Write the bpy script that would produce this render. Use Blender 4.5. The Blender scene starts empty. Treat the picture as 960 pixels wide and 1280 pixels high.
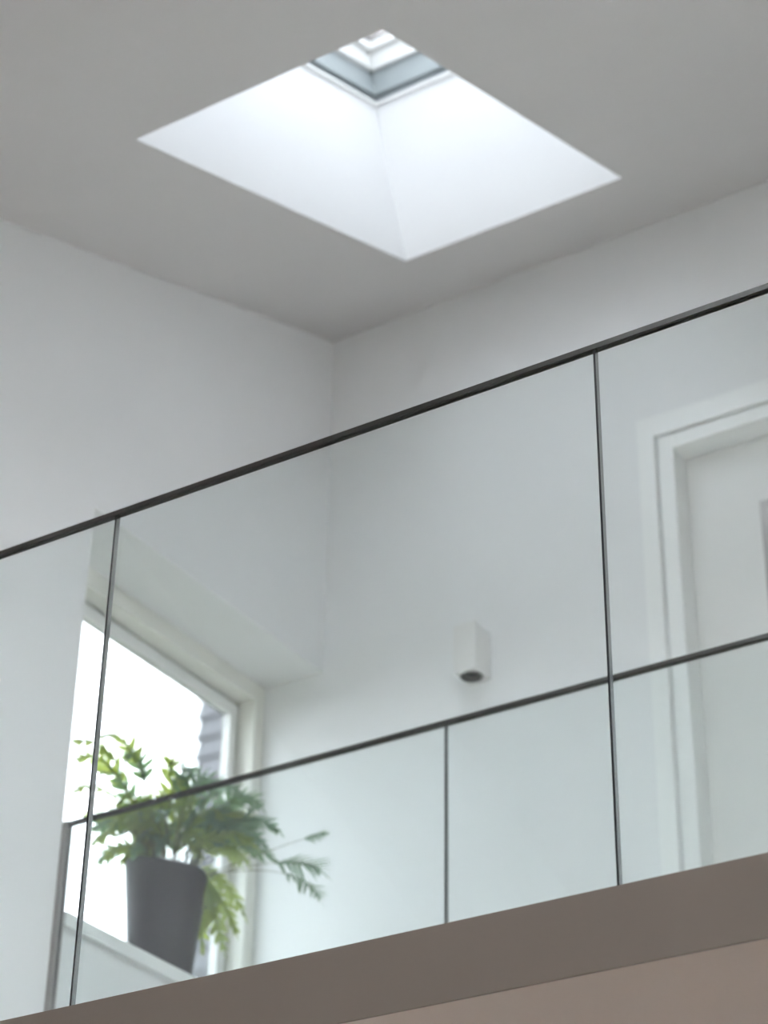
import bpy, bmesh, math, random
from mathutils import Vector, Matrix

# ------------------------------------------------------------------ camera, sky, exposure
scene = bpy.context.scene
COL = scene.collection
EYE = 1.5                                   # eye height over the lower floor
PITCH, ROLL, YAW = 0.561247, 0.017034, -0.574253
F_PX = 2737.1                               # focal length in pixels of the 960x1280 frame

fw = Vector((math.sin(YAW) * math.cos(PITCH), math.cos(YAW) * math.cos(PITCH), math.sin(PITCH)))
r0 = Vector((math.cos(YAW), -math.sin(YAW), 0))
u0 = r0.cross(fw)
rt = r0 * math.cos(ROLL) + u0 * math.sin(ROLL)
up = -r0 * math.sin(ROLL) + u0 * math.cos(ROLL)
cam_data = bpy.data.cameras.new('camera')
cam = bpy.data.objects.new('camera', cam_data)
COL.objects.link(cam)
cam.matrix_world = Matrix(((rt.x, up.x, -fw.x, 0), (rt.y, up.y, -fw.y, 0), (rt.z, up.z, -fw.z, EYE), (0, 0, 0, 1)))
cam_data.sensor_fit = 'VERTICAL'
cam_data.sensor_height = 36
cam_data.lens = F_PX / 1280 * 36
cam_data.clip_start = 0.05
cam_data.clip_end = 500
cam_data.dof.use_dof = True
cam_data.dof.focus_distance = 3.74
cam_data.dof.aperture_fstop = 3.7
scene.camera = cam

world = bpy.data.worlds.new('overcast_sky')
scene.world = world
world.use_nodes = True
bg = world.node_tree.nodes['Background']
bg.inputs['Color'].default_value = (0.90, 0.945, 1.0, 1)
bg.inputs['Strength'].default_value = 4.0

vs = scene.view_settings
vs.view_transform = 'Standard'
vs.look = 'None'
vs.gamma = 1
vs.use_curve_mapping = False
vs.exposure = 2.05
scene.cycles.use_denoising = True
scene.cycles.max_bounces = 24
scene.cycles.diffuse_bounces = 12
scene.cycles.glossy_bounces = 6
scene.cycles.transparent_max_bounces = 24
scene.cycles.sample_clamp_indirect = 8


# ------------------------------------------------------------------ materials
def new_mat(name):
    m = bpy.data.materials.new(name)
    m.use_nodes = True
    return m, m.node_tree.nodes, m.node_tree.links, m.node_tree.nodes['Principled BSDF']


def paint(name, col, rough=0.6, bump=0.0, bscale=60, vary=0.02, spec=0.3, metal=0.0):
    m, n, l, p = new_mat(name)
    p.inputs['Roughness'].default_value = rough
    p.inputs['Specular IOR Level'].default_value = spec
    p.inputs['Metallic'].default_value = metal
    tc = n.new('ShaderNodeTexCoord')
    nz = n.new('ShaderNodeTexNoise')
    nz.inputs['Scale'].default_value = 2.5
    nz.inputs['Detail'].default_value = 3
    l.new(tc.outputs['Object'], nz.inputs['Vector'])
    ramp = n.new('ShaderNodeValToRGB')
    ramp.color_ramp.elements[0].color = tuple(c * (1 - vary) for c in col) + (1,)
    ramp.color_ramp.elements[1].color = tuple(min(1, c * (1 + vary)) for c in col) + (1,)
    ramp.color_ramp.elements[0].position = 0.3
    ramp.color_ramp.elements[1].position = 0.7
    l.new(nz.outputs['Fac'], ramp.inputs['Fac'])
    l.new(ramp.outputs['Color'], p.inputs['Base Color'])
    if bump:
        nb = n.new('ShaderNodeTexNoise')
        nb.inputs['Scale'].default_value = bscale
        nb.inputs['Detail'].default_value = 4
        l.new(tc.outputs['Object'], nb.inputs['Vector'])
        b = n.new('ShaderNodeBump')
        b.inputs['Strength'].default_value = bump
        b.inputs['Distance'].default_value = 0.01
        l.new(nb.outputs['Fac'], b.inputs['Height'])
        l.new(b.outputs['Normal'], p.inputs['Normal'])
    return m


def clear_glass(name, tint, refl=1.0, ior=1.5):
    """Pane: every surface lets tinted light straight through and mirrors by Fresnel."""
    m, n, l, p = new_mat(name)
    n.remove(p)
    tr = n.new('ShaderNodeBsdfTransparent')
    tr.inputs['Color'].default_value = tint + (1,)
    gl = n.new('ShaderNodeBsdfGlossy')
    gl.inputs['Roughness'].default_value = 0.0
    gl.inputs['Color'].default_value = (refl, refl, refl, 1)
    fr = n.new('ShaderNodeFresnel')
    fr.inputs['IOR'].default_value = ior
    # inside faces see the same ratio, not total reflection
    geo = n.new('ShaderNodeNewGeometry')
    mx0 = n.new('ShaderNodeMix')
    mx0.data_type = 'FLOAT'
    mx0.inputs[3].default_value = 0.04
    l.new(geo.outputs['Backfacing'], mx0.inputs[0])
    l.new(fr.outputs['Fac'], mx0.inputs[2])
    mx = n.new('ShaderNodeMixShader')
    l.new(mx0.outputs[0], mx.inputs['Fac'])
    l.new(tr.outputs['BSDF'], mx.inputs[1])
    l.new(gl.outputs['BSDF'], mx.inputs[2])
    l.new(mx.outputs['Shader'], n['Material Output'].inputs['Surface'])
    return m


def leaf_mat(name, top, under, trans=0.45):
    m, n, l, p = new_mat(name)
    p.inputs['Roughness'].default_value = 0.45
    tc = n.new('ShaderNodeTexCoord')
    nz = n.new('ShaderNodeTexNoise')
    nz.inputs['Scale'].default_value = 14
    l.new(tc.outputs['Object'], nz.inputs['Vector'])
    ramp = n.new('ShaderNodeValToRGB')
    ramp.color_ramp.elements[0].color = tuple(c * 0.8 for c in top) + (1,)
    ramp.color_ramp.elements[1].color = tuple(c * 1.2 for c in top) + (1,)
    ramp.color_ramp.elements[0].position = 0.35
    ramp.color_ramp.elements[1].position = 0.65
    l.new(nz.outputs['Fac'], ramp.inputs['Fac'])
    l.new(ramp.outputs['Color'], p.inputs['Base Color'])
    tl = n.new('ShaderNodeBsdfTranslucent')
    tl.inputs['Color'].default_value = under + (1,)
    mx = n.new('ShaderNodeMixShader')
    mx.inputs['Fac'].default_value = trans
    l.new(p.outputs['BSDF'], mx.inputs[1])
    l.new(tl.outputs['BSDF'], mx.inputs[2])
    l.new(mx.outputs['Shader'], n['Material Output'].inputs['Surface'])
    return m


def wood_floor(name):
    m, n, l, p = new_mat(name)
    tc = n.new('ShaderNodeTexCoord')
    mp = n.new('ShaderNodeMapping')
    mp.inputs['Scale'].default_value = (6, 0.8, 1)
    nz = n.new('ShaderNodeTexNoise')
    nz.inputs['Scale'].default_value = 5
    nz.inputs['Detail'].default_value = 6
    ramp = n.new('ShaderNodeValToRGB')
    ramp.color_ramp.elements[0].color = (0.20, 0.14, 0.10, 1)
    ramp.color_ramp.elements[1].color = (0.32, 0.235, 0.18, 1)
    l.new(tc.outputs['Object'], mp.inputs['Vector'])
    l.new(mp.outputs['Vector'], nz.inputs['Vector'])
    l.new(nz.outputs['Fac'], ramp.inputs['Fac'])
    l.new(ramp.outputs['Color'], p.inputs['Base Color'])
    p.inputs['Roughness'].default_value = 0.5
    return m


M = {
    'wall': paint('white_wall_paint', (0.81, 0.81, 0.815), 0.85, 0.05, 90, 0.01),
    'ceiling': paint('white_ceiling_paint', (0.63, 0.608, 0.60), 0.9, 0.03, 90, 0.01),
    'joinery': paint('white_lacquer', (0.87, 0.87, 0.86), 0.35, 0, 60, 0.01, 0.45),
    'frame': paint('cream_window_lacquer', (0.80, 0.79, 0.74), 0.4, 0, 60, 0.015, 0.4),
    'sash': paint('white_window_lacquer', (0.83, 0.83, 0.82), 0.4, 0, 60, 0.01, 0.4),
    'gasket': paint('grey_rubber_gasket', (0.10, 0.095, 0.085), 0.7),
    'fascia': paint('taupe_edge_paint', (0.23, 0.19, 0.165), 0.7, 0.03, 80, 0.02),
    'soffit': paint('off_white_soffit_paint', (0.80, 0.72, 0.66), 0.85, 0.03, 80, 0.02),
    'metal': paint('dark_brushed_steel', (0.09, 0.088, 0.085), 0.32, 0, 60, 0.08, 0.5, 0.9),
    'alu': paint('grey_anodised_aluminium', (0.36, 0.34, 0.33), 0.4, 0, 60, 0.05, 0.5, 0.6),
    'edge': paint('polished_glass_edge', (0.42, 0.43, 0.43), 0.12, 0, 60, 0.1, 0.6, 0.85),
    'joint': paint('black_silicone_joint', (0.015, 0.015, 0.016), 0.5),
    'pot': paint('charcoal_pot_plastic', (0.022, 0.019, 0.025), 0.6, 0.02, 120, 0.06, 0.4),
    'soil': paint('dark_soil', (0.03, 0.02, 0.014), 0.95, 0.5, 120, 0.3),
    'lamp': paint('white_lamp_enamel', (0.78, 0.77, 0.755), 0.4, 0, 60, 0.01, 0.4),
    'lamp_hole': paint('dark_lamp_reflector', (0.10, 0.10, 0.095), 0.3, 0, 60, 0.1, 0.5),
    'board': paint('grey_weatherboard', (0.15, 0.15, 0.163), 0.8, 0.1, 20, 0.15),
    'house': paint('grey_house_wall', (0.06, 0.06, 0.07), 0.9),
    'roofing': paint('dark_roof_edge', (0.12, 0.12, 0.13), 0.8),
    'ground': paint('mossy_ground', (0.11, 0.11, 0.09), 0.95, 0.3, 8, 0.3),
    'floor_pale': paint('pale_floor_finish', (0.74, 0.72, 0.69), 0.5, 0, 60, 0.02),
    'floor': wood_floor('oiled_wood_floor'),
    'glass': clear_glass('green_tinted_balustrade_glass', (0.968, 0.985, 0.984)),
    'pane': clear_glass('window_glass', (0.98, 0.99, 0.985), 0.6),
    'triple': clear_glass('triple_window_glass', (0.57, 0.58, 0.58), 0.6),
    'roof_frame': paint('grey_roof_window_frame', (0.40, 0.44, 0.45), 0.5, 0, 60, 0.02),
    'roof_pane': clear_glass('solar_control_roof_glass', (0.485, 0.492, 0.497), 0.6),
    'frost': paint('grey_frosted_door_glass', (0.33, 0.34, 0.34), 0.25, 0, 60, 0.03, 0.5),
    'leaf_blue': leaf_mat('blue_green_leaf', (0.13, 0.215, 0.18), (0.27, 0.42, 0.16), 0.4),
    'leaf_green': leaf_mat('fresh_green_leaf', (0.17, 0.25, 0.10), (0.48, 0.56, 0.12), 0.5),
    'stem': paint('brown_green_stem', (0.13, 0.14, 0.06), 0.6),
}


# ------------------------------------------------------------------ helpers
def link(name, bm, mats, parent=None, smooth=False, bevel=0.0, loc=None):
    me = bpy.data.meshes.new(name)
    bmesh.ops.recalc_face_normals(bm, faces=bm.faces[:])
    if smooth:
        for f in bm.faces:
            f.smooth = True
    bm.to_mesh(me)
    bm.free()
    for mt in (mats if isinstance(mats, (list, tuple)) else [mats]):
        me.materials.append(M[mt])
    o = bpy.data.objects.new(name, me)
    COL.objects.link(o)
    if parent:
        o.parent = parent
    if loc:
        o.location = loc
    if bevel:
        b = o.modifiers.new('bevel', 'BEVEL')
        b.width = bevel
        b.segments = 2
        b.limit_method = 'ANGLE'
    return o


def box(bm, x0, x1, y0, y1, z0, z1, mi=0, T=None):
    v = [bm.verts.new(T(x, y, z) if T else (x, y, z)) for x in (x0, x1) for y in (y0, y1) for z in (z0, z1)]
    fs = []
    for q in ((0, 1, 3, 2), (4, 6, 7, 5), (0, 4, 5, 1), (2, 3, 7, 6), (0, 2, 6, 4), (1, 5, 7, 3)):
        f = bm.faces.new([v[i] for i in q])
        f.material_index = mi
        fs.append(f)
    return fs


def prism_x(bm, poly, x0, x1):
    """poly in (y, z), pushed along x"""
    a = [bm.verts.new((x0, y, z)) for y, z in poly]
    b = [bm.verts.new((x1, y, z)) for y, z in poly]
    bm.faces.new(a)
    bm.faces.new(b[::-1])
    k = len(poly)
    for i in range(k):
        bm.faces.new((a[i], b[i], b[(i + 1) % k], a[(i + 1) % k]))


def ring(bm, x0, x1, s0, s1, wi, wo, t0, t1, T, mi=0):
    """picture-frame ring round the opening x0..x1, s0..s1; wi reaches inwards, wo outwards"""
    pts = lambda d: [(x0 - d, s0 - d), (x1 + d, s0 - d), (x1 + d, s1 + d), (x0 - d, s1 + d)]
    L = [[bm.verts.new(T(x, s, t)) for x, s in pts(d)] for d, t in ((wo, t0), (wo, t1), (-wi, t1), (-wi, t0))]
    for a in range(4):
        A, B = L[a], L[(a + 1) % 4]
        for i in range(4):
            f = bm.faces.new((A[i], A[(i + 1) % 4], B[(i + 1) % 4], B[i]))
            f.material_index = mi


def part(name, mat, parent, *boxes, bevel=0.0):
    bm = bmesh.new()
    for b in boxes:
        box(bm, *b)
    return link(name, bm, mat, parent, bevel=bevel)


def empty(name, loc=(0, 0, 0)):
    o = bpy.data.objects.new(name, None)
    o.empty_display_size = 0.1
    COL.objects.link(o)
    o.location = loc
    return o


def tag(o, label, cat=None, group=None, kind=None):
    o['label'] = label
    if cat:
        o['category'] = cat
    if group:
        o['group'] = group
    if kind:
        o['kind'] = kind
    return o


def reparent(root):
    """parts are built in world coordinates: keep them in place under a root that is not at the origin"""
    inv = Matrix.Translation(-root.location)
    for c in root.children:
        c.matrix_parent_inverse = inv


# ------------------------------------------------------------------ measures of the place (metres, lower floor at z = 0)
XL = -3.453          # window wall
YB = 5.0             # door wall
XR = 1.8
YF = -2.6
SL = 0.361611        # ceiling slope
TS, CS, SN = math.tan(SL), math.cos(SL), math.sin(SL)
Z_B = 6.005          # ceiling height at the door wall
zc = lambda y: Z_B + TS * (y - YB)
FL = 2.755           # upper floor level
R1, R2 = 2.769, 3.874      # the two balustrades
CAP = 3.775
WY0, WZ0, WZ1 = 3.865, 3.505, 4.722     # window opening
T_CEIL = 0.545

# ------------------------------------------------------------------ room shell
bm = bmesh.new()
XO = -3.80
prism_x(bm, [(YF, 0), (WY0, 0), (WY0, zc(WY0)), (YF, zc(YF))], XO, XL)
prism_x(bm, [(WY0, 0), (YB, 0), (YB, WZ0), (WY0, WZ0)], XO, XL)
prism_x(bm, [(WY0, WZ1), (YB, WZ1), (YB, zc(YB)), (WY0, zc(WY0))], XO, XL)
bmesh.ops.remove_doubles(bm, verts=bm.verts[:], dist=1e-5)
tag(link('wall_left', bm, 'wall'), 'white plastered wall with the deep window recess', 'wall', kind='structure')

DX0, DX1, DZ = -2.268, -1.226, 5.188      # door opening in the wall
bm = bmesh.new()
Y1 = YB + 0.3
full = [(YB, 0), (Y1, 0), (Y1, zc(Y1)), (YB, zc(YB))]
prism_x(bm, full, XO, DX0)
prism_x(bm, full, DX1, XR + 0.2)
prism_x(bm, [(YB, 0), (Y1, 0), (Y1, FL), (YB, FL)], DX0, DX1)
prism_x(bm, [(YB, DZ), (Y1, DZ), (Y1, zc(Y1)), (YB, zc(YB))], DX0, DX1)
bmesh.ops.remove_doubles(bm, verts=bm.verts[:], dist=1e-5)
tag(link('wall_back', bm, 'wall'), 'white plastered wall with the door and the small lamp', 'wall', kind='structure')

bm = bmesh.new()
prism_x(bm, [(YF, 0), (YB, 0), (YB, zc(YB)), (YF, zc(YF))], XR, XR + 0.2)
tag(link('wall_right', bm, 'wall'), 'plain white plastered side wall of the stair hall', 'wall', kind='structure')

# wall behind the viewer with an added window for extra daylight
GX0, GX1, GZ0, GZ1 = -2.2, 0.6, 0.6, 2.5
bm = bmesh.new()
w = [(YF - 0.3, 0), (YF, 0), (YF, zc(YF)), (YF - 0.3, zc(YF - 0.3))]
prism_x(bm, w, XO, GX0)
prism_x(bm, w, GX1, XR + 0.2)
prism_x(bm, [(YF - 0.3, 0), (YF, 0), (YF, GZ0), (YF - 0.3, GZ0)], GX0, GX1)
prism_x(bm, [(YF - 0.3, GZ1), (YF, GZ1), (YF, zc(YF)), (YF - 0.3, zc(YF - 0.3))], GX0, GX1)
bmesh.ops.remove_doubles(bm, verts=bm.verts[:], dist=1e-5)
tag(link('wall_front', bm, 'wall'), 'white plastered wall with a wide window added for extra daylight', 'wall', kind='structure')

# sloped ceiling with the skylight shaft cut through it
C0 = Vector((0, 0, zc(0)))
ES = Vector((0, CS, SN))
EN = Vector((0, -SN, CS))
T = lambda x, s, t: Vector((x, 0, 0)) + C0 + ES * s + EN * t
SX0, SX1, SS0, SS1 = -2.902, -2.141, 3.267 / CS, 4.587 / CS
bm = bmesh.new()
KX0, KX1, KS0, KS1 = -1.95, 0.2, 1.75 / CS, 2.85 / CS            # second shaft added out of view to let in more daylight
xs = [XO, SX0, SX1, KX0, KX1, XR + 0.2]
ss = [(YF - 0.3) / CS, KS0, KS1, SS0, SS1, (YB + 0.3) / CS]
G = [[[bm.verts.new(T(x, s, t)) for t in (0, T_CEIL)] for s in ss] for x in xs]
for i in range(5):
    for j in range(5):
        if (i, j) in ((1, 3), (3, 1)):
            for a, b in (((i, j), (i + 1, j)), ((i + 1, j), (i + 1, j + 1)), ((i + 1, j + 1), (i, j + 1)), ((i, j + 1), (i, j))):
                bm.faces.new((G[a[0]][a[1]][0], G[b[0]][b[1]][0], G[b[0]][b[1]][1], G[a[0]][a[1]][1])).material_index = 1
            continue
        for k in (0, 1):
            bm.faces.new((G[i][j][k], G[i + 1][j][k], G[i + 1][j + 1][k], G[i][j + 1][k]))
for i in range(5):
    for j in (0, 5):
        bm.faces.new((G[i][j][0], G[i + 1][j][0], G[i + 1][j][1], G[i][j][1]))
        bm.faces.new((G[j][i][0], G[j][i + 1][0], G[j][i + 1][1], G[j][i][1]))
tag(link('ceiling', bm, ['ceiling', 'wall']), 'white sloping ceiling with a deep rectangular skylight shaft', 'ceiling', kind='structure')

# floors
tag(part('floor', 'floor_pale', None, (XL, XR, R1 + 0.012, YB, FL - 0.105, FL)), 'pale floor of the upper landing', 'floor', kind='structure')
tag(part('floor_lower', 'floor', None, (XL, XR, YF, YB, -0.2, 0)), 'wooden floor of the hall below', 'floor', kind='structure')
tag(part('ceiling_lower', 'soffit', None, (XL, XR, R1 - 0.0159, YB, 2.6402, FL - 0.106)),
    'off-white underside of the landing', 'ceiling', kind='structure')
tag(part('trim_1', 'fascia', None, (XL, XR, R1 - 0.020, R1 - 0.016, 2.640, 2.766)),
    'taupe fascia board along the landing edge', 'trim', kind='structure')

# ------------------------------------------------------------------ window in the recess
win = empty('window_1', (XL - 0.25, 4.43, 3.545))
tag(win, 'white framed window set deep in the wall behind the potted plant', 'window', kind='structure')
FX0, FX1 = -3.795, -3.672
z0, z1, y0, y1 = 3.545, WZ1, WY0, YB
FT, FS = 0.062, 0.05
part('frame_head', 'frame', win, (FX0, FX1, y0, y1, z1 - FT, z1), bevel=0.003)
part('frame_jamb', 'frame', win, (FX0, FX1, y1 - FS, y1, z0, z1 - FT), bevel=0.003)
part('frame_jamb', 'frame', win, (FX0, FX1, y0, y0 + FS, z0, z1 - FT), bevel=0.003)
part('frame_foot', 'frame', win, (FX0, FX1, y0 + FS, y1 - FS, z0, z0 + 0.055), bevel=0.003)
iy0, iy1, iz0, iz1 = y0 + FS, y1 - FS, z0 + 0.055, z1 - FT
bm = bmesh.new()
Tw = lambda a, b, t: Vector((FX0 + t, a, b))
ring(bm, iy0, iy1, iz0, iz1, 0.0095, -0.0005, 0.004, 0.052, Tw)
link('gasket', bm, 'gasket', win)
g = 0.010
sx0, sx1 = -3.760, -3.732
sy0, sy1, sz0, sz1 = iy0 + g, iy1 - g, iz0 + g, iz1 - g
SW, ST, SR = 0.055, 0.040, 0.036      # stiles and rails of the sash
part('sash', 'sash', win, (sx0, sx1, sy0, sy1, sz1 - ST, sz1), (sx0, sx1, sy0, sy1, sz0, sz0 + SW),
     (sx0, sx1, sy0, sy0 + SW, sz0 + SW, sz1 - ST), (sx0, sx1, sy1 - SR, sy1, sz0 + SW, sz1 - ST))
part('pane', 'triple', win, (-3.753, -3.747, sy0 + SW - 0.002, sy1 - SR + 0.002, sz0 + SW - 0.002, sz1 - ST + 0.002))
reparent(win)
tag(part('trim_2', 'joinery', None, (FX1 - 0.03, XL + 0.018, 3.893, YB - 0.001, 3.507, 3.543), bevel=0.003),
    'white window sill board under the dark plant pot', 'sill', kind='structure')

# ------------------------------------------------------------------ roof window on top of the shaft
def roof_window(name, x0, x1, s0, s1, label, glass):
    sky = empty(name, T((x0 + x1) / 2, (s0 + s1) / 2, T_CEIL))
    tag(sky, label, 'window', kind='structure')
    # (part, material, reach inwards, reach outwards, from, to)
    for nm, mt, wi, wo, t0, t1 in (('lining_edge', 'joinery', 0.012, 0.0, -0.009, 0.0), ('frame', 'roof_frame', -0.009, 0.10, 0.0005, 0.105),
                                   ('frame_step', 'roof_frame', 0.002, -0.0085, 0.028, 0.105), ('sash', 'sash', 0.026, 0.06, 0.106, 0.165),
                                   ('glazing_bead', 'sash', 0.045, 0.02, 0.166, 0.19), ('cover_profile', 'alu', 0.035, 0.10, 0.197, 0.24)):
        bm = bmesh.new()
        ring(bm, x0, x1, s0, s1, wi, wo, T_CEIL + t0, T_CEIL + t1, T)
        link(nm, bm, mt, sky)
    bm = bmesh.new()
    box(bm, x0 - 0.02, x1 + 0.02, s0 - 0.02, s1 + 0.02, T_CEIL + 0.1905, T_CEIL + 0.1965, T=T)
    link('pane', bm, glass, sky)
    reparent(sky)


roof_window('window_2', SX0, SX1, SS0, SS1, 'white roof window at the top of the skylight shaft', 'roof_pane')
roof_window('added_roof_window_4', KX0, KX1, KS0, KS1, 'wider white roof window added out of view to brighten the hall', 'pane')  # unseen roof window, added because the visible openings leave the walls too dim

# ------------------------------------------------------------------ door
door = empty('door_1', ((DX0 + DX1) / 2, YB, FL))
tag(door, 'white panelled door in a white frame with a stepped surround', 'door', kind='structure')
jx0, jx1 = DX0 + 0.054, DX1 - 0.054
hz = DZ - 0.051
part('architrave', 'joinery', door, (DX0 - 0.058, DX0 - 0.003, YB - 0.013, YB - 0.0005, FL, DZ + 0.076), bevel=0.002)
part('architrave', 'joinery', door, (DX1 + 0.003, DX1 + 0.058, YB - 0.013, YB - 0.0005, FL, DZ + 0.076), bevel=0.002)
part('architrave', 'joinery', door, (DX0 - 0.003, DX1 + 0.003, YB - 0.013, YB - 0.0005, DZ + 0.003, DZ + 0.076), bevel=0.002)
part('jamb', 'joinery', door, (DX0 + 0.004, jx0, YB - 0.005, YB + 0.14, FL, DZ - 0.004), bevel=0.002)
part('jamb', 'joinery', door, (jx1, DX1 - 0.004, YB - 0.005, YB + 0.14, FL, DZ - 0.004), bevel=0.002)
part('head', 'joinery', door, (jx0, jx1, YB - 0.005, YB + 0.14, hz, DZ - 0.004), bevel=0.002)
part('gasket', 'gasket', door, (DX0 + 0.0005, DX0 + 0.0038, YB + 0.012, YB + 0.03, FL, DZ - 0.001),
     (DX0, DX1, YB + 0.012, YB + 0.03, DZ - 0.0038, DZ - 0.0005))
LY = YB + 0.074
lx0, lx1, lz0, lz1 = -1.975, -1.465, FL + 0.9, 4.90
leaf_x0, leaf_x1, leaf_z1 = jx0 + 0.003, jx1 - 0.003, hz - 0.003
leaf = part('leaf', 'lamp', door, (leaf_x0, lx0, LY, LY + 0.04, FL + 0.005, leaf_z1), (lx1, leaf_x1, LY, LY + 0.04, FL + 0.005, leaf_z1),
            (lx0, lx1, LY, LY + 0.04, lz1, leaf_z1), (lx0, lx1, LY, LY + 0.04, FL + 0.005, lz0))
bm = bmesh.new()
ring(bm, lx0, lx1, lz0, lz1, 0.014, 0.012, LY - 0.006, LY + 0.01, lambda a, b, t: Vector((a, t, b)))
link('glazing_bead', bm, 'alu', leaf)
part('pane', 'frost', leaf, (lx0, lx1, LY + 0.014, LY + 0.026, lz0, lz1))
hd = part('handle', 'alu', leaf, (-1.36, -1.34, LY - 0.045, LY, FL + 1.04, FL + 1.06), (-1.48, -1.34, LY - 0.055, LY - 0.037, FL + 1.04, FL + 1.06), bevel=0.003)
reparent(door)

# ------------------------------------------------------------------ unseen window behind the viewer, added to brighten the hall
gw = empty('added_window_3', ((GX0 + GX1) / 2, YF - 0.15, GZ0))
tag(gw, 'wide white window added behind the viewer to light the hall below', 'window', kind='structure')
bm = bmesh.new()
Tg = lambda a, b, t: Vector((a, YF - 0.2 + t, b))
ring(bm, GX0, GX1, GZ0, GZ1, 0.07, -0.001, 0, 0.07, Tg)
link('frame', bm, 'sash', gw)
gm = (GX0 + GX1) / 2
part('mullion', 'sash', gw, (gm - 0.035, gm + 0.035, YF - 0.2, YF - 0.13, GZ0 + 0.07, GZ1 - 0.07))
part('pane', 'pane', gw, (GX0 + 0.068, gm - 0.034, YF - 0.17, YF - 0.164, GZ0 + 0.068, GZ1 - 0.068))
part('pane', 'pane', gw, (gm + 0.034, GX1 - 0.068, YF - 0.17, YF - 0.164, GZ0 + 0.068, GZ1 - 0.068))
reparent(gw)



# ------------------------------------------------------------------ glass balustrades
def balustrade(y, joints, zb, ct, label):
    root = tag(empty('glass_balustrade', (joints[0], y, zb)), label, 'balustrade')
    gt, gap = 0.0055, 0.004
    for i in range(len(joints) - 1):
        a = joints[i] + (gap / 2 if i else 0.004)
        b = joints[i + 1] - gap / 2
        bm = bmesh.new()
        fs = box(bm, a, b, y - gt, y + gt, zb, CAP - 0.006)
        for k in (0, 1):
            fs[k].material_index = 1
        link('glass_panel', bm, ['glass', 'edge'], root)
    for x in joints[1:-1]:
        part('joint_strip', 'joint', root, (x - gap / 2 + 0.0002, x + gap / 2 - 0.0002, y - gt + 0.001, y + gt - 0.004, zb, CAP - 0.0065))
    hy = 0.0068
    bm = bmesh.new()
    x0, x1 = joints[0] + 0.003, joints[-1]
    # U-shaped cap: two lips and a crown
    box(bm, x0, x1, y - hy, y + hy, CAP - 0.0055, CAP - 0.0005)
    box(bm, x0, x1, y - hy, y - gt - 0.0003, CAP - ct, CAP - 0.0055)
    box(bm, x0, x1, y + gt + 0.0003, y + hy, CAP - ct, CAP - 0.0055)
    link('cap_rail', bm, 'metal', root)
    reparent(root)
    return root


rail_a = balustrade(R1, [XL, -2.411, -1.3605, -0.31, 0.74, XR], 2.70, 0.011, 'frameless glass balustrade rising straight from the taupe landing edge')
rail_b = balustrade(R2, [XL + 0.002, -2.326, -1.199, -0.072, XR], FL, 0.011, 'frameless glass balustrade ending at the wall beside the window')
bm = bmesh.new()
box(bm, XL + 0.0005, XL + 0.003, R2 - 0.011, R2 + 0.011, FL, CAP)
box(bm, XL + 0.003, XL + 0.017, R2 - 0.011, R2 - 0.006, FL, CAP)
box(bm, XL + 0.003, XL + 0.017, R2 + 0.006, R2 + 0.011, FL, CAP)
ch = link('wall_channel', bm, 'alu', rail_b)
ch.matrix_parent_inverse = Matrix.Translation(-rail_b.location)

# ------------------------------------------------------------------ wall lamp
lx, lw, ld, lz_0, lz_1 = -2.886, 0.038, 0.092, 4.532, 4.692
lamp = tag(empty('wall_lamp', (lx, YB, lz_0)), 'small white box-shaped wall lamp with a round opening underneath', 'lamp')
bm = bmesh.new()
ya, yb = YB - ld, YB - 0.001
# box shell open at a round hole in the bottom
N = 32
cxy = (lx, YB - ld * 0.52)
rad = 0.030
vt = [bm.verts.new((x, y, lz_1)) for x, y in ((lx - lw, ya), (lx + lw, ya), (lx + lw, yb), (lx - lw, yb))]
vb = [bm.verts.new((x, y, lz_0)) for x, y in ((lx - lw, ya), (lx + lw, ya), (lx + lw, yb), (lx - lw, yb))]
bm.faces.new(vt)
for i in range(4):
    bm.faces.new((vb[i], vb[(i + 1) % 4], vt[(i + 1) % 4], vt[i]))
circ = [bm.verts.new((cxy[0] + rad * math.cos(math.tau * k / N), cxy[1] + rad * math.sin(math.tau * k / N), lz_0)) for k in range(N)]
upc = [bm.verts.new((v.co.x, v.co.y, lz_0 + 0.05)) for v in circ]
for k in range(N):
    bm.faces.new((circ[k], circ[(k + 1) % N], upc[(k + 1) % N], upc[k]))
bm.faces.new(upc)
corner_k = [20, 28, 4, 12]
for i in range(4):
    k0, k1 = corner_k[i], corner_k[(i + 1) % 4]
    if k1 < k0:
        k1 += N
    bm.faces.new([vb[i]] + [circ[k % N] for k in range(k0, k1 + 1)] + [vb[(i + 1) % 4]])
link('housing', bm, 'lamp', lamp, bevel=0.002)
bm = bmesh.new()
bmesh.ops.create_cone(bm, cap_ends=True, segments=32, radius1=0.026, radius2=0.012, depth=0.035,
                      matrix=Matrix.Translation((cxy[0], cxy[1], lz_0 + 0.028)))
link('reflector', bm, 'lamp_hole', lamp)
bm = bmesh.new()
for k in range(N):
    a0, a1 = math.tau * k / N, math.tau * (k + 1) / N
    P = lambda a, r_, z: bm.verts.new((cxy[0] + r_ * math.cos(a), cxy[1] + r_ * math.sin(a), z))
    z_ = lz_0 - 0.002
    bm.faces.new((P(a0, 0.026, z_), P(a1, 0.026, z_), P(a1, 0.034, z_), P(a0, 0.034, z_)))
    bm.faces.new((P(a0, 0.026, z_), P(a1, 0.026, z_), P(a1, 0.026, z_ + 0.006), P(a0, 0.026, z_ + 0.006)))
    bm.faces.new((P(a0, 0.034, z_), P(a1, 0.034, z_), P(a1, 0.034, z_ + 0.003), P(a0, 0.034, z_ + 0.003)))
bmesh.ops.remove_doubles(bm, verts=bm.verts[:], dist=1e-5)
link('trim_ring', bm, 'lamp_hole', lamp)
reparent(lamp)

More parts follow.
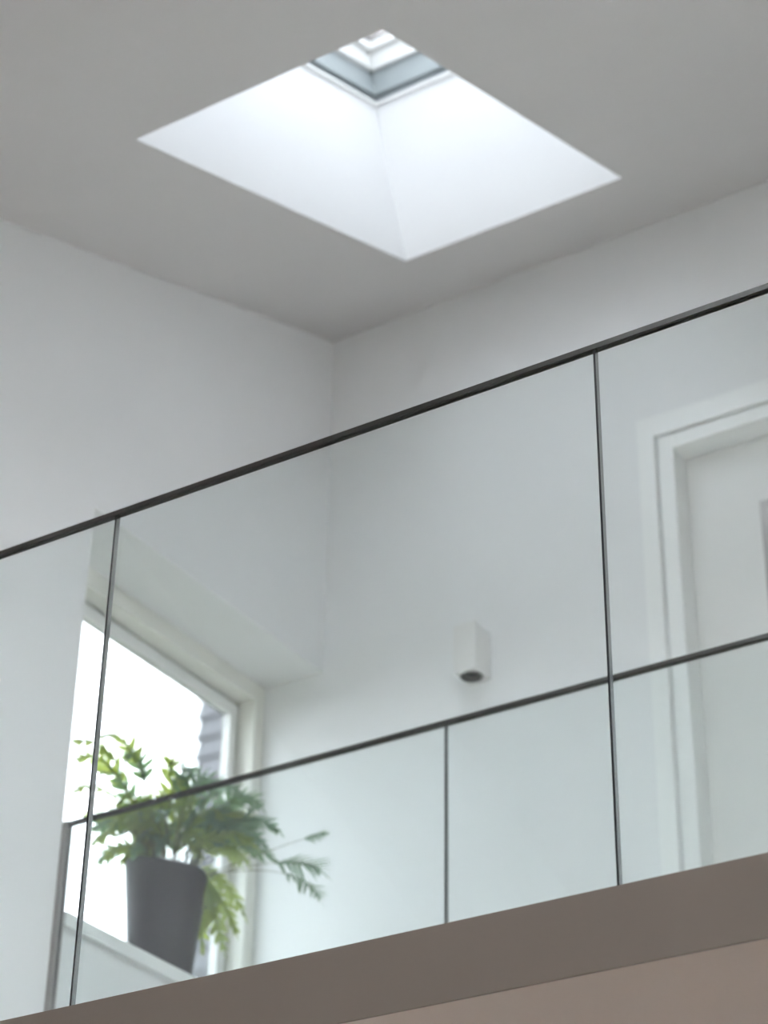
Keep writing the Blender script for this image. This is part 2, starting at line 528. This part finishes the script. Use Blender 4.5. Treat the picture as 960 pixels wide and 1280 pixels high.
# ------------------------------------------------------------------ potted fern on the sill
PX, PY, PZ = -3.558, 4.426, 3.543
POT_H, POT_RT, POT_RB = 0.315, 0.1145, 0.086
AX = Vector((0.80, 0.60, 0))        # along the sill towards the room corner
BX = Vector((0.60, -0.80, 0))       # into the room
plant = tag(empty('potted_fern', (PX, PY, PZ)), 'blue-green lobed fern in a tapering charcoal pot on the window sill', 'potted plant')


def pot_ring(bm, frac, rad_, slant, nseg=48, e=3.4):
    vs_ = []
    for k in range(nseg):
        a = math.tau * k / nseg
        c, s = math.cos(a), math.sin(a)
        rr = rad_ / (abs(c) ** e + abs(s) ** e) ** (1 / e)
        p_ = AX * (c * rr) + BX * (s * rr)
        vs_.append(bm.verts.new((PX + p_.x, PY + p_.y, PZ + frac * POT_H - slant * c * rr)))
    return vs_


bm = bmesh.new()
prof = [(0.0, POT_RB - 0.006, 0), (0.012, POT_RB, 0), (0.3, 0.0935, 0.02), (0.6, 0.102, 0.08), (0.97, POT_RT, 0.14), (0.992, POT_RT, 0.14),
        (1.0, POT_RT - 0.003, 0.14), (0.995, POT_RT - 0.008, 0.14), (0.85, POT_RT - 0.012, 0.1)]
rings = [pot_ring(bm, *q) for q in prof]
for a, b in zip(rings[:-1], rings[1:]):
    for k in range(48):
        bm.faces.new((a[k], a[(k + 1) % 48], b[(k + 1) % 48], b[k]))
bm.faces.new(rings[0])
link('pot', bm, 'pot', plant, smooth=True)
bm = bmesh.new()
rs = pot_ring(bm, 0.88, POT_RT - 0.0125, 0.1)
cv = bm.verts.new((PX, PY, PZ + 0.9 * POT_H))
for k in range(48):
    bm.faces.new((rs[k], rs[(k + 1) % 48], cv))
link('soil', bm, 'soil', plant, smooth=True)


def bez(p0, p1, p2, p3, t):
    u = 1 - t
    return p0 * u ** 3 + p1 * 3 * u * u * t + p2 * 3 * u * t * t + p3 * t ** 3


def frond(rng, p0, p1, p2, p3, width, lobes, stem_frac, mat, slim=1.0):
    """one frond: thin stalk, then a blade cut into pointed lobes on both sides"""
    bm = bmesh.new()
    nst = 14
    pts = [bez(p0, p1, p2, p3, i / nst) for i in range(nst + 1)]
    prev = None
    for i, q in enumerate(pts):
        d = (pts[min(i + 1, nst)] - pts[max(i - 1, 0)]).normalized()
        n1 = d.cross(Vector((0.3, 0.2, 1))).normalized()
        n2 = d.cross(n1)
        rr = 0.0022 * (1 - 0.75 * i / nst)
        cur = [bm.verts.new(q + n1 * (rr * math.cos(a)) + n2 * (rr * math.sin(a))) for a in (0, 2.09, 4.19)]
        if prev:
            for k in range(3):
                bm.faces.new((prev[k], prev[(k + 1) % 3], cur[(k + 1) % 3], cur[k])).material_index = 1
        prev = cur
    twist = rng.uniform(-0.6, 0.6)
    ref = (BX * rng.uniform(0.5, 1.2) + Vector((0, 0, 0.6)) + AX * rng.uniform(-0.3, 0.3)).normalized()
    step = (1 - stem_frac) / lobes
    for i in range(lobes):
        t = stem_frac + step * (i + 0.5)
        q = bez(p0, p1, p2, p3, t)
        q0 = bez(p0, p1, p2, p3, max(0, t - step * 0.5))
        q1 = bez(p0, p1, p2, p3, min(1, t + step * 0.5))
        d = (q1 - q0).normalized()
        side = d.cross(ref)
        if side.length < 0.2:
            side = AX.copy()
        side.normalize()
        side = Matrix.Rotation(twist, 3, d) @ side
        nrm = side.cross(d)
        f = (i + 0.5) / lobes
        L = width * (math.sin(math.pi * min(1, 0.18 + 0.82 * f)) ** 0.6 if f < 0.97 else 0.3) * rng.uniform(0.8, 1.15)
        wg = 0.0065 * (1 - 0.4 * f)          # wing joining the lobes along the midrib
        wing = [bm.verts.new(p_ + side * k_) for p_, k_ in ((q0, -wg), (q0, wg), (q1, wg), (q1, -wg))]
        bm.faces.new(wing)
        for sg in (-1, 1):
            ang = math.radians(rng.uniform(22, 42) + 22 * f)
            ld_ = side * (sg * math.cos(ang)) + d * math.sin(ang)
            droop = nrm * rng.uniform(-0.38, 0.12)
            wv = nrm * rng.uniform(-0.05, 0.05)
            c = (q1 - q0)
            wdt = min(max(c.length * 0.47, 0.006), 0.014) * slim
            rows = []
            for u_, ww in ((0.0, 1.3), (0.2, 0.95), (0.5, 0.92), (0.78, 0.58)):
                ctr = q + ld_ * (L * u_) + droop * (L * u_ * u_) + wv * (L * math.sin(u_ * 6))
                rows.append((bm.verts.new(ctr - d * wdt * ww), bm.verts.new(ctr + d * wdt * ww)))
            tip = bm.verts.new(q + ld_ * L + droop * L + d * (0.1 * L))
            for a, b in zip(rows[:-1], rows[1:]):
                bm.faces.new((a[0], a[1], b[1], b[0]))
            bm.faces.new((rows[-1][0], rows[-1][1], tip))
    d = (p3 - bez(p0, p1, p2, p3, 0.95)).normalized()      # end lobe
    side = d.cross(Vector((0, 0.1, 1))).normalized()
    a, b = bm.verts.new(p3 - side * 0.006), bm.verts.new(p3 + side * 0.006)
    c = bm.verts.new(p3 + d * width * 0.6)
    e0 = bm.verts.new(p3 + d * width * 0.25 - side * 0.009)
    e1 = bm.verts.new(p3 + d * width * 0.25 + side * 0.009)
    bm.faces.new((a, b, e1, e0))
    bm.faces.new((e0, e1, c))
    me_n = bmesh.ops.recalc_face_normals
    o = link('frond', bm, [mat, 'stem'], plant, smooth=True)
    return o


def clampP(p, m=0.02):
    """keep foliage clear of the window, the reveal and the door wall"""
    p = p.copy()
    p.x = max(p.x, -3.725 + m)
    p.y = min(p.y, YB - m)
    if p.x < XL + 0.03:
        p.y = max(p.y, WY0 + m)
        p.z = min(p.z, WZ1 - 0.06)
    if p.z < PZ + 0.03 and p.x < XL + 0.05:
        p.z = PZ + 0.03
    return p


rng = random.Random(11)
TOP = Vector((PX, PY, PZ + POT_H - 0.02))


def tip_at(a, z, b):
    return clampP(TOP + AX * a + BX * b + Vector((0, 0, z)))


def grow(a, z, b, width, lobes, stem_frac, mat, lift=None):
    p3 = tip_at(a, z, b)
    base = TOP + AX * max(-0.07, min(0.07, a * 0.25 + rng.uniform(-0.03, 0.03))) + BX * max(-0.06, min(0.06, b * 0.2 + rng.uniform(-0.02, 0.02)))
    h = lift if lift is not None else max(0.10, z * 0.75 + 0.09)
    p1 = clampP(base + Vector((0, 0, h)) + AX * a * 0.12 + BX * b * 0.1)
    p2 = clampP(base.lerp(p3, 0.72) + Vector((0, 0, max(h * 0.75 - 0.25 * max(z, 0), 0.03))))
    frond(rng, base, p1, p2, p3, width, lobes, stem_frac, mat)


# the fronds whose outline shows: (along sill, above rim, into room, lobe length, lobes, bare stalk, kind)
named = [
    (-0.01, 0.33, 0.02, 0.05, 8, 0.45, 'leaf_green'), (0.05, 0.29, 0.06, 0.05, 8, 0.4, 'leaf_blue'),
    (-0.13, 0.31, 0.12, 0.055, 9, 0.4, 'leaf_blue'), (-0.20, 0.33, 0.2, 0.05, 8, 0.45, 'leaf_green'),
    (-0.26, 0.26, 0.2, 0.05, 8, 0.4, 'leaf_green'), (-0.26, 0.17, 0.19, 0.05, 8, 0.35, 'leaf_green'),
    (-0.20, 0.22, 0.18, 0.055, 9, 0.3, 'leaf_blue'), (-0.24, 0.10, 0.15, 0.045, 7, 0.4, 'leaf_green'),
    (-0.16, 0.0, 0.14, 0.035, 6, 0.5, 'leaf_green'), (-0.29, 0.30, 0.22, 0.045, 7, 0.5, 'leaf_green'),
    (0.12, 0.26, 0.05, 0.055, 9, 0.35, 'leaf_blue'), (0.19, 0.25, 0.05, 0.055, 9, 0.35, 'leaf_blue'),
    (0.25, 0.21, 0.06, 0.055, 9, 0.35, 'leaf_blue'), (0.30, 0.13, 0.08, 0.055, 9, 0.35, 'leaf_blue'),
    (0.30, 0.06, 0.03, 0.05, 8, 0.3, 'leaf_blue'), (0.22, 0.04, 0.06, 0.055, 9, 0.3, 'leaf_green'),
    (0.17, -0.20, 0.03, 0.06, 10, 0.3, 'leaf_green'), (0.11, -0.16, -0.06, 0.05, 9, 0.35, 'leaf_green'),
    (0.22, -0.08, -0.02, 0.05, 8, 0.3, 'leaf_green'), (0.14, -0.10, 0.05, 0.05, 8, 0.3, 'leaf_green'),
    (0.20, -0.14, 0.0, 0.05, 9, 0.3, 'leaf_green'),
]
for q in named:
    grow(*q)
for k in range(40):
    a = rng.uniform(-0.22, 0.27)
    z = rng.uniform(0.05, 0.29) * (1 - 0.5 * abs(a) / 0.3)
    b = rng.uniform(-0.05, 0.14)
    grow(a, z, b, rng.uniform(0.045, 0.065), rng.randint(7, 10), rng.uniform(0.2, 0.4), 'leaf_blue' if rng.random() < (0.25 + a) else 'leaf_green')
for k in range(16):
    a = rng.uniform(-0.24, -0.02)
    grow(a, rng.uniform(0.0, 0.18), rng.uniform(0.06, 0.17), rng.uniform(0.04, 0.055), rng.randint(6, 8), rng.uniform(0.3, 0.45), 'leaf_green' if rng.random() < 0.7 else 'leaf_blue')
# the long frond reaching out over the landing
pb = TOP + AX * 0.06
for z_, b_, w_, n_, f_, dz in ((0.0, 0.10, 0.08, 9, 0.6, 0.06), (0.10, 0.12, 0.04, 6, 0.8, 0.0), (-0.085, 0.11, 0.06, 9, 0.66, 0.12)):
    frond(rng, pb, pb + AX * 0.10 + Vector((0, 0, 0.05)), tip_at(0.37, z_ + dz, b_), tip_at(0.42, z_, b_ + 0.02), w_, n_, f_, 'leaf_blue', 0.72)
reparent(plant)

# ------------------------------------------------------------------ outside: boarded house and ground
HX0, HX1, HY0, HY1 = -11.02, -5.2, 14.0, 20.0
house = tag(empty('neighbouring_house', (HX0, HY0, -0.2)), 'house clad in overlapping grey boards outside the window', 'building')
part('wall', 'house', house, (HX0 + 0.03, HX1, HY0 + 0.03, HY1, -0.2, 12.0))
part('roof_edge', 'roofing', house, (HX0 - 0.15, HX1 + 0.15, HY0 - 0.15, HY1 + 0.15, 12.0, 12.25))
pitch, zb0 = 0.20, 5.0
bm = bmesh.new()
# a board turned round the corner: front run and side run, thicker at its lower edge
for sx in (0,):
    lo, hi = 0.045, 0.008
    V = lambda x, y, z: bm.verts.new((x, y, z))
    A = [V(HX1, HY0 + 0.03 - lo, 0), V(HX0 + 0.03 - lo, HY0 + 0.03 - lo, 0), V(HX0 + 0.03 - lo, HY1, 0)]
    B = [V(HX1, HY0 + 0.03 - hi, pitch + 0.03), V(HX0 + 0.03 - hi, HY0 + 0.03 - hi, pitch + 0.03), V(HX0 + 0.03 - hi, HY1, pitch + 0.03)]
    Cc = [V(HX1, HY0 + 0.029, 0), V(HX0 + 0.029, HY0 + 0.029, 0), V(HX0 + 0.029, HY1, 0)]
    for i in (0, 1):
        bm.faces.new((A[i], A[i + 1], B[i + 1], B[i]))
        bm.faces.new((A[i], A[i + 1], Cc[i + 1], Cc[i]))
first = link('weatherboard', bm, 'board', house)
first.location.z = zb0
for k in range(1, 35):
    c = first.copy()
    COL.objects.link(c)
    c.location.z = zb0 + pitch * k
reparent(house)

bm = bmesh.new()
bmesh.ops.create_grid(bm, x_segments=2, y_segments=2, size=60)
tag(link('ground', bm, 'ground', loc=(0, 0, -0.25)), 'mossy ground outside around the house', 'ground', kind='structure')
